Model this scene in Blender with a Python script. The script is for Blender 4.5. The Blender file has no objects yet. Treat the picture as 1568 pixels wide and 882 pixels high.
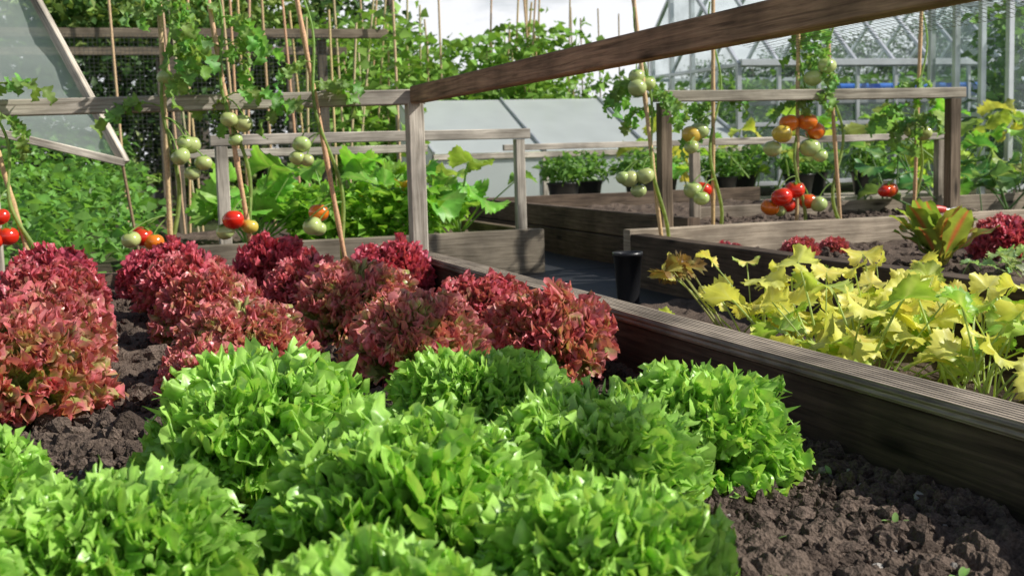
import bpy, math, numpy as np
from mathutils import Matrix, Vector
rng=np.random.default_rng(7)
scn=bpy.context.scene
COL=bpy.context.collection
pi=math.pi
# ------------------------------------------------------------------ mesh builder
class MB:
    def __init__(s): s.v=[];s.f=[];s.c=[];s.uv=[];s.n=0;s.cnt=[]
    def add(s,v,f,c,uv=None):
        v=np.asarray(v,float).reshape(-1,3); f=np.asarray(f,int)
        c=np.asarray(c,float)
        if c.ndim==1: c=np.tile(c[:3],(len(v),1))
        s.v.append(v); s.c.append(c[:,:3]); s.f.append((f+s.n).ravel()); s.cnt.append(np.full(len(f),f.shape[1]))
        if uv is None: uv=np.zeros((f.size,2))
        s.uv.append(np.asarray(uv,float).reshape(-1,2)); s.n+=len(v)
    def obj(s,name,mat,smooth=True,parent=None):
        me=bpy.data.meshes.new(name); v=np.concatenate(s.v); f=np.concatenate(s.f); cnt=np.concatenate(s.cnt)
        me.vertices.add(len(v)); me.vertices.foreach_set("co",v.ravel())
        me.loops.add(len(f)); me.loops.foreach_set("vertex_index",f.astype(np.int32))
        me.polygons.add(len(cnt)); st=np.concatenate([[0],np.cumsum(cnt)[:-1]])
        me.polygons.foreach_set("loop_start",st.astype(np.int32)); me.polygons.foreach_set("loop_total",cnt.astype(np.int32))
        me.update(calc_edges=True)
        a=me.color_attributes.new("Col","FLOAT_COLOR","POINT")
        c=np.concatenate(s.c); a.data.foreach_set("color",np.hstack([c,np.ones((len(c),1))]).ravel())
        u=me.uv_layers.new(name="UVMap"); u.data.foreach_set("uv",np.concatenate(s.uv).ravel())
        me.polygons.foreach_set("use_smooth",np.full(len(cnt),smooth))
        me.materials.append(mat); me.validate()
        o=bpy.data.objects.new(name,me); COL.objects.link(o)
        if parent: o.parent=parent
        return o
def empty(name):
    o=bpy.data.objects.new(name,None); COL.objects.link(o); o.empty_display_size=.05; return o
def inst(o,loc,rz=0,sc=1.0,tilt=(0,0)):
    n=bpy.data.objects.new(o.name.split('.')[0],o.data); COL.objects.link(n)
    n.location=loc; n.rotation_euler=(tilt[0],tilt[1],rz); n.scale=(sc,)*3 if np.isscalar(sc) else sc
    return n
LAT=rng.random((64,64,64))
def vnoise(p):
    p=np.asarray(p); i=np.floor(p).astype(int); f=p-i; f=f*f*(3-2*f); i=i%64; j=(i+1)%64
    r=0
    for a in (0,1):
        for b in (0,1):
            for c in (0,1):
                w=(f[:,0] if a else 1-f[:,0])*(f[:,1] if b else 1-f[:,1])*(f[:,2] if c else 1-f[:,2])
                r=r+w*LAT[(j if a else i)[:,0],(j if b else i)[:,1],(j if c else i)[:,2]]
    return r
# ------------------------------------------------------------------ materials
def newmat(n):
    m=bpy.data.materials.new(n); m.use_nodes=True; nt=m.node_tree; nt.nodes.clear(); return m,nt
def N(nt,t,**k):
    n=nt.nodes.new(t)
    for a,b in k.items():
        if hasattr(n,a): setattr(n,a,b)
        else: n.inputs[a].default_value=b
    return n
def leafmat(name,trans=.35,rough=.45,nscale=60,gloss=.5,tr_gain=1.5,bump=.15,gain=1.0):
    m,nt=newmat(name); L=nt.links.new
    out=N(nt,"ShaderNodeOutputMaterial"); at=N(nt,"ShaderNodeAttribute",attribute_name="Col")
    tc=N(nt,"ShaderNodeTexCoord"); no=N(nt,"ShaderNodeTexNoise"); no.inputs["Scale"].default_value=nscale; no.inputs["Detail"].default_value=3
    L(tc.outputs["Object"],no.inputs["Vector"])
    mr=N(nt,"ShaderNodeMapRange"); mr.inputs["From Min"].default_value=.3; mr.inputs["From Max"].default_value=.7; mr.inputs["To Min"].default_value=.75*gain; mr.inputs["To Max"].default_value=1.25*gain
    L(no.outputs["Fac"],mr.inputs["Value"])
    mx=N(nt,"ShaderNodeVectorMath",operation="SCALE"); L(at.outputs["Color"],mx.inputs[0]); L(mr.outputs[0],mx.inputs["Scale"])
    bs=N(nt,"ShaderNodeBsdfPrincipled"); bs.inputs["Roughness"].default_value=rough; bs.inputs["Specular IOR Level"].default_value=gloss
    L(mx.outputs[0],bs.inputs["Base Color"])
    if bump:
        bp=N(nt,"ShaderNodeBump"); bp.inputs["Strength"].default_value=bump; bp.inputs["Distance"].default_value=.004; L(no.outputs["Fac"],bp.inputs["Height"]); L(bp.outputs[0],bs.inputs["Normal"])
    if trans:
        tg=N(nt,"ShaderNodeVectorMath",operation="MULTIPLY"); L(mx.outputs[0],tg.inputs[0]); tg.inputs[1].default_value=(tr_gain*1.05,tr_gain,tr_gain*.6)
        cl=N(nt,"ShaderNodeVectorMath",operation="MINIMUM"); L(tg.outputs[0],cl.inputs[0]); cl.inputs[1].default_value=(.92,.92,.92)
        tr=N(nt,"ShaderNodeBsdfTranslucent"); L(cl.outputs[0],tr.inputs["Color"])
        ms=N(nt,"ShaderNodeMixShader"); ms.inputs[0].default_value=trans
        L(bs.outputs[0],ms.inputs[1]); L(tr.outputs[0],ms.inputs[2]); L(ms.outputs[0],out.inputs[0])
    else: L(bs.outputs[0],out.inputs[0])
    return m
def colmat(name,rough=.5,spec=.5,bump=0,bscale=100,coat=0,nvar=0):
    m,nt=newmat(name); L=nt.links.new
    out=N(nt,"ShaderNodeOutputMaterial"); at=N(nt,"ShaderNodeAttribute",attribute_name="Col")
    bs=N(nt,"ShaderNodeBsdfPrincipled"); bs.inputs["Roughness"].default_value=rough; bs.inputs["Specular IOR Level"].default_value=spec; bs.inputs["Coat Weight"].default_value=coat
    tc=N(nt,"ShaderNodeTexCoord"); no=N(nt,"ShaderNodeTexNoise"); no.inputs["Scale"].default_value=bscale; no.inputs["Detail"].default_value=6
    L(tc.outputs["Object"],no.inputs["Vector"])
    mr=N(nt,"ShaderNodeMapRange"); mr.inputs["From Min"].default_value=.3; mr.inputs["From Max"].default_value=.7; mr.inputs["To Min"].default_value=1-nvar; mr.inputs["To Max"].default_value=1+nvar
    L(no.outputs["Fac"],mr.inputs["Value"])
    mx=N(nt,"ShaderNodeVectorMath",operation="SCALE"); L(at.outputs["Color"],mx.inputs[0]); L(mr.outputs[0],mx.inputs["Scale"]); L(mx.outputs[0],bs.inputs["Base Color"])
    if bump:
        bp=N(nt,"ShaderNodeBump"); bp.inputs["Strength"].default_value=bump; bp.inputs["Distance"].default_value=.01; L(no.outputs["Fac"],bp.inputs["Height"]); L(bp.outputs[0],bs.inputs["Normal"])
    L(bs.outputs[0],out.inputs[0]); return m
def woodmat(name,c1,c2,groove=0,knots=True):
    m,nt=newmat(name); L=nt.links.new
    out=N(nt,"ShaderNodeOutputMaterial"); bs=N(nt,"ShaderNodeBsdfPrincipled"); bs.inputs["Roughness"].default_value=.8; bs.inputs["Specular IOR Level"].default_value=.25
    uv=N(nt,"ShaderNodeUVMap"); mp=N(nt,"ShaderNodeMapping"); mp.inputs["Scale"].default_value=(5,110,1); L(uv.outputs[0],mp.inputs[0])
    g=N(nt,"ShaderNodeTexNoise"); g.inputs["Scale"].default_value=1; g.inputs["Detail"].default_value=8; g.inputs["Roughness"].default_value=.65; g.inputs["Distortion"].default_value=.6; L(mp.outputs[0],g.inputs["Vector"])
    tc=N(nt,"ShaderNodeTexCoord"); b=N(nt,"ShaderNodeTexNoise"); b.inputs["Scale"].default_value=6; b.inputs["Detail"].default_value=6; L(tc.outputs["Object"],b.inputs["Vector"])
    at=N(nt,"ShaderNodeAttribute",attribute_name="Col")
    cr=N(nt,"ShaderNodeValToRGB"); cr.color_ramp.elements[0].position=.32; cr.color_ramp.elements[0].color=(*c1,1); cr.color_ramp.elements[1].position=.68; cr.color_ramp.elements[1].color=(*c2,1); L(g.outputs["Fac"],cr.inputs[0])
    mr=N(nt,"ShaderNodeMapRange"); mr.inputs["From Min"].default_value=.35; mr.inputs["From Max"].default_value=.65; mr.inputs["To Min"].default_value=.6; mr.inputs["To Max"].default_value=1.2; L(b.outputs["Fac"],mr.inputs["Value"])
    s1=N(nt,"ShaderNodeVectorMath",operation="SCALE"); L(cr.outputs[0],s1.inputs[0]); L(mr.outputs[0],s1.inputs["Scale"])
    s2=N(nt,"ShaderNodeVectorMath",operation="MULTIPLY"); L(s1.outputs[0],s2.inputs[0]); L(at.outputs["Color"],s2.inputs[1])
    last=s2.outputs[0]
    if knots:
        mp2=N(nt,"ShaderNodeMapping"); mp2.inputs["Scale"].default_value=(3.1,13,1); L(uv.outputs[0],mp2.inputs[0])
        vo=N(nt,"ShaderNodeTexVoronoi"); vo.inputs["Scale"].default_value=1; L(mp2.outputs[0],vo.inputs["Vector"])
        kr=N(nt,"ShaderNodeMapRange"); kr.inputs["From Min"].default_value=.05; kr.inputs["From Max"].default_value=.16; kr.inputs["To Min"].default_value=.22; kr.inputs["To Max"].default_value=1; L(vo.outputs["Distance"],kr.inputs["Value"])
        s3=N(nt,"ShaderNodeVectorMath",operation="SCALE"); L(last,s3.inputs[0]); L(kr.outputs[0],s3.inputs["Scale"]); last=s3.outputs[0]
    L(last,bs.inputs["Base Color"])
    bp=N(nt,"ShaderNodeBump"); bp.inputs["Strength"].default_value=.5; bp.inputs["Distance"].default_value=.003; L(g.outputs["Fac"],bp.inputs["Height"])
    if groove:
        sp=N(nt,"ShaderNodeSeparateXYZ"); L(uv.outputs[0],sp.inputs[0])
        mm=N(nt,"ShaderNodeMath",operation="MULTIPLY"); mm.inputs[1].default_value=groove; L(sp.outputs["Y"],mm.inputs[0])
        sn=N(nt,"ShaderNodeMath",operation="SINE"); L(mm.outputs[0],sn.inputs[0])
        b2=N(nt,"ShaderNodeBump"); b2.inputs["Strength"].default_value=.8; b2.inputs["Distance"].default_value=.003; L(sn.outputs[0],b2.inputs["Height"]); L(bp.outputs[0],b2.inputs["Normal"]); bp=b2
    L(bp.outputs[0],bs.inputs["Normal"]); L(bs.outputs[0],out.inputs[0]); return m
def simple(name,col,rough=.5,metal=0,transl=0,transp=0,spec=.5,vary=.4):
    m,nt=newmat(name); L=nt.links.new
    out=N(nt,"ShaderNodeOutputMaterial"); bs=N(nt,"ShaderNodeBsdfPrincipled"); bs.inputs["Roughness"].default_value=rough; bs.inputs["Metallic"].default_value=metal; bs.inputs["Specular IOR Level"].default_value=spec
    tc=N(nt,"ShaderNodeTexCoord"); no=N(nt,"ShaderNodeTexNoise"); no.inputs["Scale"].default_value=5; no.inputs["Detail"].default_value=6; L(tc.outputs["Object"],no.inputs["Vector"])
    mr=N(nt,"ShaderNodeMapRange"); mr.inputs["To Min"].default_value=1-vary; mr.inputs["To Max"].default_value=1+vary; L(no.outputs["Fac"],mr.inputs["Value"])
    sc=N(nt,"ShaderNodeVectorMath",operation="SCALE"); sc.inputs[0].default_value=col; L(mr.outputs[0],sc.inputs["Scale"]); L(sc.outputs[0],bs.inputs["Base Color"])
    sh=bs.outputs[0]
    if transl:
        t=N(nt,"ShaderNodeBsdfTranslucent"); t.inputs[0].default_value=(*[min(.9,c*1.1) for c in col],1); x=N(nt,"ShaderNodeMixShader"); x.inputs[0].default_value=transl; L(sh,x.inputs[1]); L(t.outputs[0],x.inputs[2]); sh=x.outputs[0]
    if transp:
        t=N(nt,"ShaderNodeBsdfTransparent"); t.inputs[0].default_value=(.95,.98,.97,1); x=N(nt,"ShaderNodeMixShader"); L(sh,x.inputs[1]); L(t.outputs[0],x.inputs[2]); sh=x.outputs[0]
        m2=N(nt,"ShaderNodeMapRange"); m2.inputs["From Min"].default_value=.3; m2.inputs["From Max"].default_value=.7; m2.inputs["To Min"].default_value=max(0,transp-.12); m2.inputs["To Max"].default_value=min(1,transp+.12); L(no.outputs["Fac"],m2.inputs["Value"]); L(m2.outputs[0],x.inputs[0])
    L(sh,out.inputs[0]); return m
M_red=leafmat("red_lettuce_leaf",.28,.36,90,.65,1.4,.15,1.22)
M_grn=leafmat("green_lettuce_leaf",.30,.34,80,.65,1.35,.15,1.2)
M_leaf=leafmat("garden_leaf",.42,.42,25,.45,1.5,.15,1.15)
M_yel=leafmat("yellow_squash_leaf",.42,.42,25,.45,1.15,.15,1.2)
M_tom_leaf=leafmat("tomato_leaf",.4,.5,60,.4,1.6,.15,1.2)
M_hedge=leafmat("hedge_leaf",.25,.5,3,.4,1.5,0,1.2)
M_tom=colmat("tomato_skin",.16,.5,0,40,.4,.08)
M_cane=colmat("bamboo_cane",.55,.4,.2,150,0,.25)
M_soil=colmat("soil",.95,.12,.8,260,0,.4)
M_ground=colmat("ground",.95,.1,.6,25,0,.4)
M_membrane=simple("weed_membrane",(.022,.023,.026),.6)
M_plastic=simple("black_plastic",(.02,.02,.022),.35)
M_grey=woodmat("weathered_grey_wood",(.27,.23,.18),(.74,.67,.56))
M_brown=woodmat("brown_timber",(.06,.042,.029),(.23,.165,.115))
M_plank=woodmat("grooved_plank",(.13,.105,.08),(.48,.40,.31),groove=2*pi/.0085,knots=False)
M_alu=simple("aluminium",(.72,.74,.76),.3,.5)
M_glass=simple("greenhouse_glass",(.50,.58,.62),.05,0,transp=.85)
M_poly=simple("polythene_sheet",(.68,.76,.72),.22,0,transl=.5,transp=.40)
M_panel=simple("twinwall_panel",(.80,.86,.84),.2,0,transl=.45,vary=.15)
M_net=simple("wire_netting",(.14,.15,.15),.5,.3)
M_net2=simple("garden_netting",(.05,.055,.05),.6)
M_crate=colmat("blue_crate",.4,.5,0,30,0,.1)
# ------------------------------------------------------------------ primitives
def box(mb,x0,x1,y0,y1,z0,z1,c=(1,1,1),ch=.003,wob=0.0):
    lo=np.array([x0,y0,z0],float); hi=np.array([x1,y1,z1],float); d=hi-lo; ax=int(np.argmax(d)); o=[i for i in range(3) if i!=ax]
    if ax==1: o=[2,0]
    ch=min(ch,d[o[0]]*.3,d[o[1]]*.3)
    a0,a1=lo[o[0]],hi[o[0]]; b0,b1=lo[o[1]],hi[o[1]]
    ring=[(a0+ch,b0),(a1-ch,b0),(a1,b0+ch),(a1,b1-ch),(a1-ch,b1),(a0+ch,b1),(a0,b1-ch),(a0,b0+ch)]
    ns=max(2,int(d[ax]/.12)+1); L=np.linspace(lo[ax],hi[ax],ns); V=[]
    off=rng.random(2)*9
    for i,l in enumerate(L):
        w=wob*(vnoise([[l*3+off[0],off[1],0],[l*3,off[1],off[0]]])-.5)
        for a,b in ring:
            p=[0,0,0]; p[ax]=l; p[o[0]]=a+w[0]; p[o[1]]=b+w[1]; V.append(p)
    F=[];UV=[]
    per=np.cumsum([0]+[math.dist(ring[k],ring[(k+1)%8]) for k in range(8)])+off[0]
    for i in range(ns-1):
        for k in range(8):
            k2=(k+1)%8; F.append([i*8+k,i*8+k2,(i+1)*8+k2,(i+1)*8+k])
            u0=L[i]+off[1];u1=L[i+1]+off[1]; UV+= [(u0,per[k]),(u0,per[k+1]),(u1,per[k+1]),(u1,per[k])]
    mb.add(V,F,c,UV)
    cap=[list(range(8))[::-1],[ (ns-1)*8+k for k in range(8)]]
    vv=np.array(V)
    for cf in cap:
        uv=[(V[i][o[0]]*.3+off[0],V[i][o[1]]) for i in cf]
        mb.add(vv[cf],[list(range(8))],c,uv)
def beam(mb,p0,p1,w,h,c=(1,1,1)):
    p0=np.array(p0,float);p1=np.array(p1,float);t=p1-p0;L=np.linalg.norm(t);t/=L
    up=np.array([0,0,1.]) if abs(t[2])<.9 else np.array([0,1.,0]); s=np.cross(t,up); s/=np.linalg.norm(s); u=np.cross(s,t)
    q=MB(); box(q,0,L,-w/2,w/2,-h/2,h/2,c)
    R=np.array([t,-s,u])
    for v,f,cc,uv,cn in zip(q.v,q.f,q.c,q.uv,q.cnt):
        k=cn[0]; base=f.min(); mb.add(v@R+p0,(f-base).reshape(-1,k),cc,uv)
def tube(mb,pts,rad,c,ns=6,c2=None):
    pts=np.asarray(pts,float); n=len(pts); rad=np.broadcast_to(rad,(n,)); t=np.gradient(pts,axis=0); t/=np.linalg.norm(t,axis=1)[:,None]+1e-9
    ref=np.array([.37,.9,.2]); s=np.cross(t,ref); s/=np.linalg.norm(s,axis=1)[:,None]+1e-9; u=np.cross(t,s)
    an=np.linspace(0,2*pi,ns,endpoint=False)
    V=pts[:,None,:]+rad[:,None,None]*(np.cos(an)[None,:,None]*s[:,None,:]+np.sin(an)[None,:,None]*u[:,None,:])
    i=np.arange(n-1)[:,None]*ns; k=np.arange(ns)[None,:]; k2=(k+1)%ns
    F=np.stack([i+k,i+k2,i+ns+k2,i+ns+k],-1).reshape(-1,4)
    cc=np.asarray(c,float)
    if c2 is not None:
        w=np.linspace(0,1,n)[:,None,None]; cc=(cc*(1-w)+np.asarray(c2)*w)*np.ones((n,ns,1)); cc=cc.reshape(-1,3)
    mb.add(V.reshape(-1,3),F,cc)
def frame(az,el,roll=0):
    y=np.array([math.cos(az)*math.cos(el),math.sin(az)*math.cos(el),math.sin(el)])
    z=np.array([-math.cos(az)*math.sin(el),-math.sin(az)*math.sin(el),math.cos(el)]); x=np.cross(y,z)
    if roll: x,z=x*math.cos(roll)+z*math.sin(roll),z*math.cos(roll)-x*math.sin(roll)
    return np.array([x,y,z])
def fan(nt,nr,half,L,rf,wx,waves,bend,cup,pw=.65,crum=None):
    th=np.linspace(-half,half,nt); s=np.linspace(0.02,1,nr)**pw
    T,U=np.meshgrid(th,s); R=rf(T,U)
    x=L*U*R*np.sin(T)*wx; y=L*U*R*np.cos(T); z=cup*(x*x)/L
    if crum:
        o=rng.random(3)*40
        for amp,sc,p in crum:
            q=np.stack([x.ravel()*sc+o[0],y.ravel()*sc+o[1],x.ravel()*0+o[2]],1)
            n1=(vnoise(q)-.5).reshape(x.shape); n2=(vnoise(q+17.3)-.5).reshape(x.shape); n3=(vnoise(q+31.7)-.5).reshape(x.shape)
            w=2*amp*U**p; x=x+w*n2*.8; y=y+w*n3*.8; z=z+w*n1
    for amp,k,ph,p in waves:
        w=amp*U**p
        z=z+w*np.sin(k*T+ph+1.5*U); x=x+.6*w*np.cos(k*T*1.07+ph*1.7)*np.cos(T); y=y-.6*w*np.cos(k*T*1.07+ph*1.7)*np.sin(T)
    if bend:
        Rb=L/bend; a=y/Rb; y2=Rb*np.sin(a)+z*np.sin(a); z2=-Rb*(1-np.cos(a))+z*np.cos(a); y,z=y2,z2
    V=np.stack([x,y,z],-1).reshape(-1,3)
    i=np.arange(nr-1)[:,None]*nt; k=np.arange(nt-1)[None,:]
    F=np.stack([i+k,i+k+1,i+nt+k+1,i+nt+k],-1).reshape(-1,4)
    return V,F,U.ravel(),T.ravel()
def ribbon(n,L,W,prof,bend,fold,wave=0,wk=3,ph=0,nv=5):
    u=np.linspace(0,1,n); v=np.linspace(-1,1,nv); U,Vv=np.meshgrid(u,v,indexing='ij'); w=W*prof(U)
    x=Vv*w; y=U*L; z=fold*np.abs(Vv)*w+wave*np.abs(Vv)**2*np.sin(wk*2*pi*U+ph+Vv)
    if bend:
        Rb=L/bend; a=y/Rb; y,z=Rb*np.sin(a)+z*np.sin(a),-Rb*(1-np.cos(a))+z*np.cos(a)
    P=np.stack([x,y,z],-1).reshape(-1,3); i=np.arange(n-1)[:,None]*nv; k=np.arange(nv-1)[None,:]
    F=np.stack([i+k,i+k+1,i+nv+k+1,i+nv+k],-1).reshape(-1,4); return P,F,U.ravel(),Vv.ravel()
def mixc(a,b,t):
    t=np.clip(t,0,1)[:,None]; return np.asarray(a)*(1-t)+np.asarray(b)*t
def hue(c,var=.15):
    return np.asarray(c)*(1+var*(rng.random(3)-.5)*2)*(1+var*(rng.random()-.5))
def scatter(mb,P,size,col,asp=.55,updir=None,flat=.6,cv=.35):
    n=len(P); size=np.broadcast_to(size,(n,))
    d=rng.normal(size=(n,3)); d[:,2]*=flat; d/=np.linalg.norm(d,axis=1)[:,None]
    nn=rng.normal(size=(n,3)); nn[:,2]=np.abs(nn[:,2])+.6; s=np.cross(d,nn); s/=np.linalg.norm(s,axis=1)[:,None]; nn=np.cross(s,d)
    h=size[:,None]
    v0=P; v1=P+d*h*.4+s*h*asp*.5+nn*h*.12; v2=P+d*h*.45; v3=P+d*h*.4-s*h*asp*.5+nn*h*.12; v4=P+d*h-nn*h*.12
    V=np.stack([v0,v1,v2,v3,v4],1).reshape(-1,3); b=np.arange(n)[:,None]*5
    F=np.concatenate([b+np.array([[0,1,2]]),b+np.array([[0,2,3]]),b+np.array([[1,4,2]]),b+np.array([[2,4,3]])])
    col=np.asarray(col,float)
    if col.ndim==1: col=np.tile(col,(n,1))
    col=col*(1+cv*(rng.random((n,1))-.5)*2)*(1+.12*(rng.random((n,3))-.5))
    mb.add(V,F,np.repeat(col,5,0))
# ------------------------------------------------------------------ ground & soil
g=MB()
gx=np.concatenate([[-300,-80,-25,-10],np.linspace(-4,12,65),[20,40,100,300]]); gy=np.concatenate([[-300,-60,-15],np.linspace(-3,16,77),[25,45,100,400]])
X,Y=np.meshgrid(gx,gy,indexing='ij'); pts=np.stack([X.ravel(),Y.ravel(),X.ravel()*0],1)
nz=vnoise(pts*1.3)+.5*vnoise(pts*4)
V=pts.copy(); V[:,2]=-.135+.01*(nz-.75)
c=mixc((.07,.055,.04),(.06,.09,.025),(nz-.55)*2.2)
i=np.arange(len(gx)-1)[:,None]*len(gy); k=np.arange(len(gy)-1)[None,:]
F=np.stack([i+k,i+len(gy)+k,i+len(gy)+k+1,i+k+1],-1).reshape(-1,4)
g.add(V,F,c); g.obj("ground",M_ground)
def dip(x):
    t=np.clip((np.asarray(x)-.35)/.45,0,1); return -.045*t*t*(3-2*t)
def soil_grid(mb,x0,x1,y0,y1,step,z0,amp,d=False):
    xs=np.arange(x0,x1+step,step); ys=np.arange(y0,y1+step,step); X,Y=np.meshgrid(xs,ys,indexing='ij'); p=np.stack([X.ravel(),Y.ravel(),X.ravel()*0+.5],1)
    h=(vnoise(p*7)-.5)*1.2+(np.abs(vnoise(p*22)-.5))*1.1+(np.abs(vnoise(p*45+9)-.5))*1.1+(vnoise(p*95)-.5)*.45+(vnoise(p*190)-.5)*.25
    z=z0+amp*h; q=p.copy(); q[:,2]=z+(dip(q[:,0]) if d else 0)
    i=np.arange(len(xs)-1)[:,None]*len(ys); k=np.arange(len(ys)-1)[None,:]
    F=np.stack([i+k,i+len(ys)+k,i+len(ys)+k+1,i+k+1],-1).reshape(-1,4)
    c=mixc((.05,.036,.028),(.16,.12,.093),.4+h*.7+(vnoise(p*3)-.5)); mb.add(q,F,c)
s=MB()
soil_grid(s,-.1,.94,.6,1.7,.004,-.006,.028,True)
soil_grid(s,-.1,.94,1.7,3.8,.0085,-.006,.024,True); soil_grid(s,-.68,-.1,.6,3.8,.0085,-.006,.024)
soil_grid(s,-.68,.94,-.8,.6,.04,-.006,.02,True)
import bmesh
bm=bmesh.new(); bmesh.ops.create_icosphere(bm,subdivisions=2,radius=1); IV=np.array([v.co[:] for v in bm.verts]); IF=np.array([[v.index for v in f.verts] for f in bm.faces]); bm.free()
def clods(mb,x0,x1,y0,y1,n,z,smin,smax,pale=.04,d=False,pw=4):
    px=rng.uniform(x0,x1,n); py=rng.uniform(y0,y1,n); dens=vnoise(np.stack([px*6,py*6,px*0+3],1)); kp=dens>.27; px=px[kp];py=py[kp];n=len(px)
    sz=smin+(smax-smin)*rng.random(n)**pw
    V=np.tile(IV,(n,1,1)); off=rng.random((n,1,3))*50
    dn=vnoise((V*1.1+off).reshape(-1,3)).reshape(n,-1,1)*1.3+np.abs(vnoise((V*2.6+off).reshape(-1,3))-.5).reshape(n,-1,1)*1.3
    V=V*(.15+dn)*sz[:,None,None]*(1+.9*(rng.random((n,1,3))-.5))
    V+=np.stack([px,py,z+sz*.1+rng.random(n)*.004+(dip(px) if d else 0)],1)[:,None,:]
    F=(IF[None]+np.arange(n)[:,None,None]*len(IV)).reshape(-1,3)
    c=np.array([.145,.108,.085])*(0.45+.85*rng.random((n,1))); pm=(rng.random(n)<pale)&(sz<.008); c[pm]=np.array([.42,.39,.35])*(.6+.6*rng.random((pm.sum(),1)))
    mb.add(V.reshape(-1,3),F,np.repeat(c,len(IV),0))
clods(s,-.3,.92,.75,2.0,5200,0,.003,.016,.03,True)
clods(s,-.4,.92,2.0,3.75,4200,0,.004,.018,.03,True)
clods(s,.42,.92,.72,1.6,8000,.003,.0018,.0095,.05,True); clods(s,.42,.92,.72,1.7,700,.003,.006,.015,0,True,2)
s.obj("bed_soil",M_soil,False)
s2=MB()
soil_grid(s2,1.86,4.6,.6,4.0,.03,-.02,.03); soil_grid(s2,2.15,3.9,4.15,6.85,.03,.02,.03); soil_grid(s2,.34,1.66,4.7,6.4,.03,.0,.03); soil_grid(s2,1.02,1.8,.3,3.4,.025,-.10,.02)
clods(s2,1.9,3.6,2.6,4.0,1500,-.015,.006,.02); clods(s2,2.15,3.8,4.15,5.5,800,.03,.008,.02)
s2.obj("neighbouring_bed_soil",M_soil,False)
s=MB()
def sheet(mb,x0,x1,y0,y1,z,n=30):
    xs=np.linspace(x0,x1,n); ys=np.linspace(y0,y1,n); X,Y=np.meshgrid(xs,ys,indexing='ij'); p=np.stack([X.ravel(),Y.ravel(),X.ravel()*0],1); q=p.copy(); q[:,2]=z+.006*vnoise(p*5)
    i=np.arange(n-1)[:,None]*n; k=np.arange(n-1)[None,:]; mb.add(q,np.stack([i+k,i+n+k,i+n+k+1,i+k+1],-1).reshape(-1,4),(.02,.02,.02))
sheet(s,.2,2.1,3.42,4.66,-.114); sheet(s,1.7,2.1,4.67,7.2,-.114)
s.obj("weed_membrane_path",M_membrane)
# ------------------------------------------------------------------ timber beds & frames
G=(1,1,1)
def bed(name,parts,mat=None):
    e=empty(name)
    for nm,m,lst in parts:
        mb=MB()
        for b in lst: 
            if len(b)==6: box(mb,*b,c=G,wob=.003)
            else: box(mb,*b[:6],c=b[6],wob=.003)
        mb.obj(nm,m,False,e)
    return e
bed("raised_bed",[("side_board",M_brown,[(.94,.995,-.8,3.72,-.13,.048,(.5,.5,.5))]),("side_cap",M_plank,[(.932,1.003,-.8,3.725,.050,.07)]),
  ("end_board",M_brown,[(-.7,.93,3.8,3.85,-.13,.05),(-.75,-.7,-.8,3.85,-.13,.05)]),
  ("corner_post",M_grey,[(.945,.995,3.735,3.785,-.13,.53)]),
  ("left_post",M_grey,[(-.29,-.235,3.74,3.79,-.02,.52)]),
  ])
e=empty("bed_cover_frame")
mb=MB(); beam(mb,(-1.4,3.76,.515),(1.0,3.76,.548),.045,.046,(.9,.9,.9)); mb.obj("end_rail",M_grey,False,e)
mb=MB(); beam(mb,(.972,3.73,.553),(.985,-.3,.563),.042,.052,(2.2,1.95,1.7)); mb.obj("side_beam",M_brown,False,e)
bed("left_raised_bed",[("front_board",M_grey,[(.3,1.72,4.66,4.71,-.12,.06,(.5,.47,.42))]),
  ("side_boards",M_brown,[(1.67,1.715,4.715,6.6,-.12,.055),(.3,.345,4.715,6.6,-.12,.055)]),
  ("posts",M_grey,[(.455,.5,4.715,4.755,-.1,.42),(1.63,1.668,4.715,4.755,-.1,.42)]),
  ("rail",M_grey,[(.44,1.69,4.712,4.755,.422,.462)]),
  ("back_rail",M_grey,[(.44,1.69,6.3,6.34,.38,.42)])])
bed("right_raised_bed",[("side_board",M_brown,[(1.8,1.865,.3,4.0,-.12,.07,(.7,.7,.7))]),
  ("end_board",M_grey,[(1.8,4.4,4.003,4.06,-.1,.085,(.85,.78,.70))]),
  ("posts",M_grey,[(1.955,2.0,4.063,4.105,-.1,.53,(.33,.28,.23)),(3.2,3.25,4.063,4.105,-.1,.53,(.33,.28,.23))]),
  ("rail",M_grey,[(1.94,3.27,4.06,4.1,.532,.572,(.75,.75,.7))])])
bed("far_raised_bed",[("side_board_upper",M_brown,[(2.08,2.13,4.11,6.95,.01,.11)]),("side_board_lower",M_brown,[(2.075,2.127,4.11,6.95,-.12,.006,(.7,.7,.7))]),
  ("far_board",M_brown,[(2.13,4.0,6.9,6.95,-.12,.105)]),
  ("posts",M_grey,[(2.6,2.64,5.08,5.12,-.1,.37,(.8,.75,.7)),(3.93,3.97,5.08,5.12,-.1,.37,(.8,.75,.7))]),
  ("rails",M_grey,[(2.58,3.99,5.08,5.12,.372,.405),(2.3,4.2,6.86,6.895,.375,.41)]),
  ("near_right_boards",M_grey,[(2.64,4.6,5.16,5.2,-.05,.09,(.6,.55,.5))])])
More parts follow.
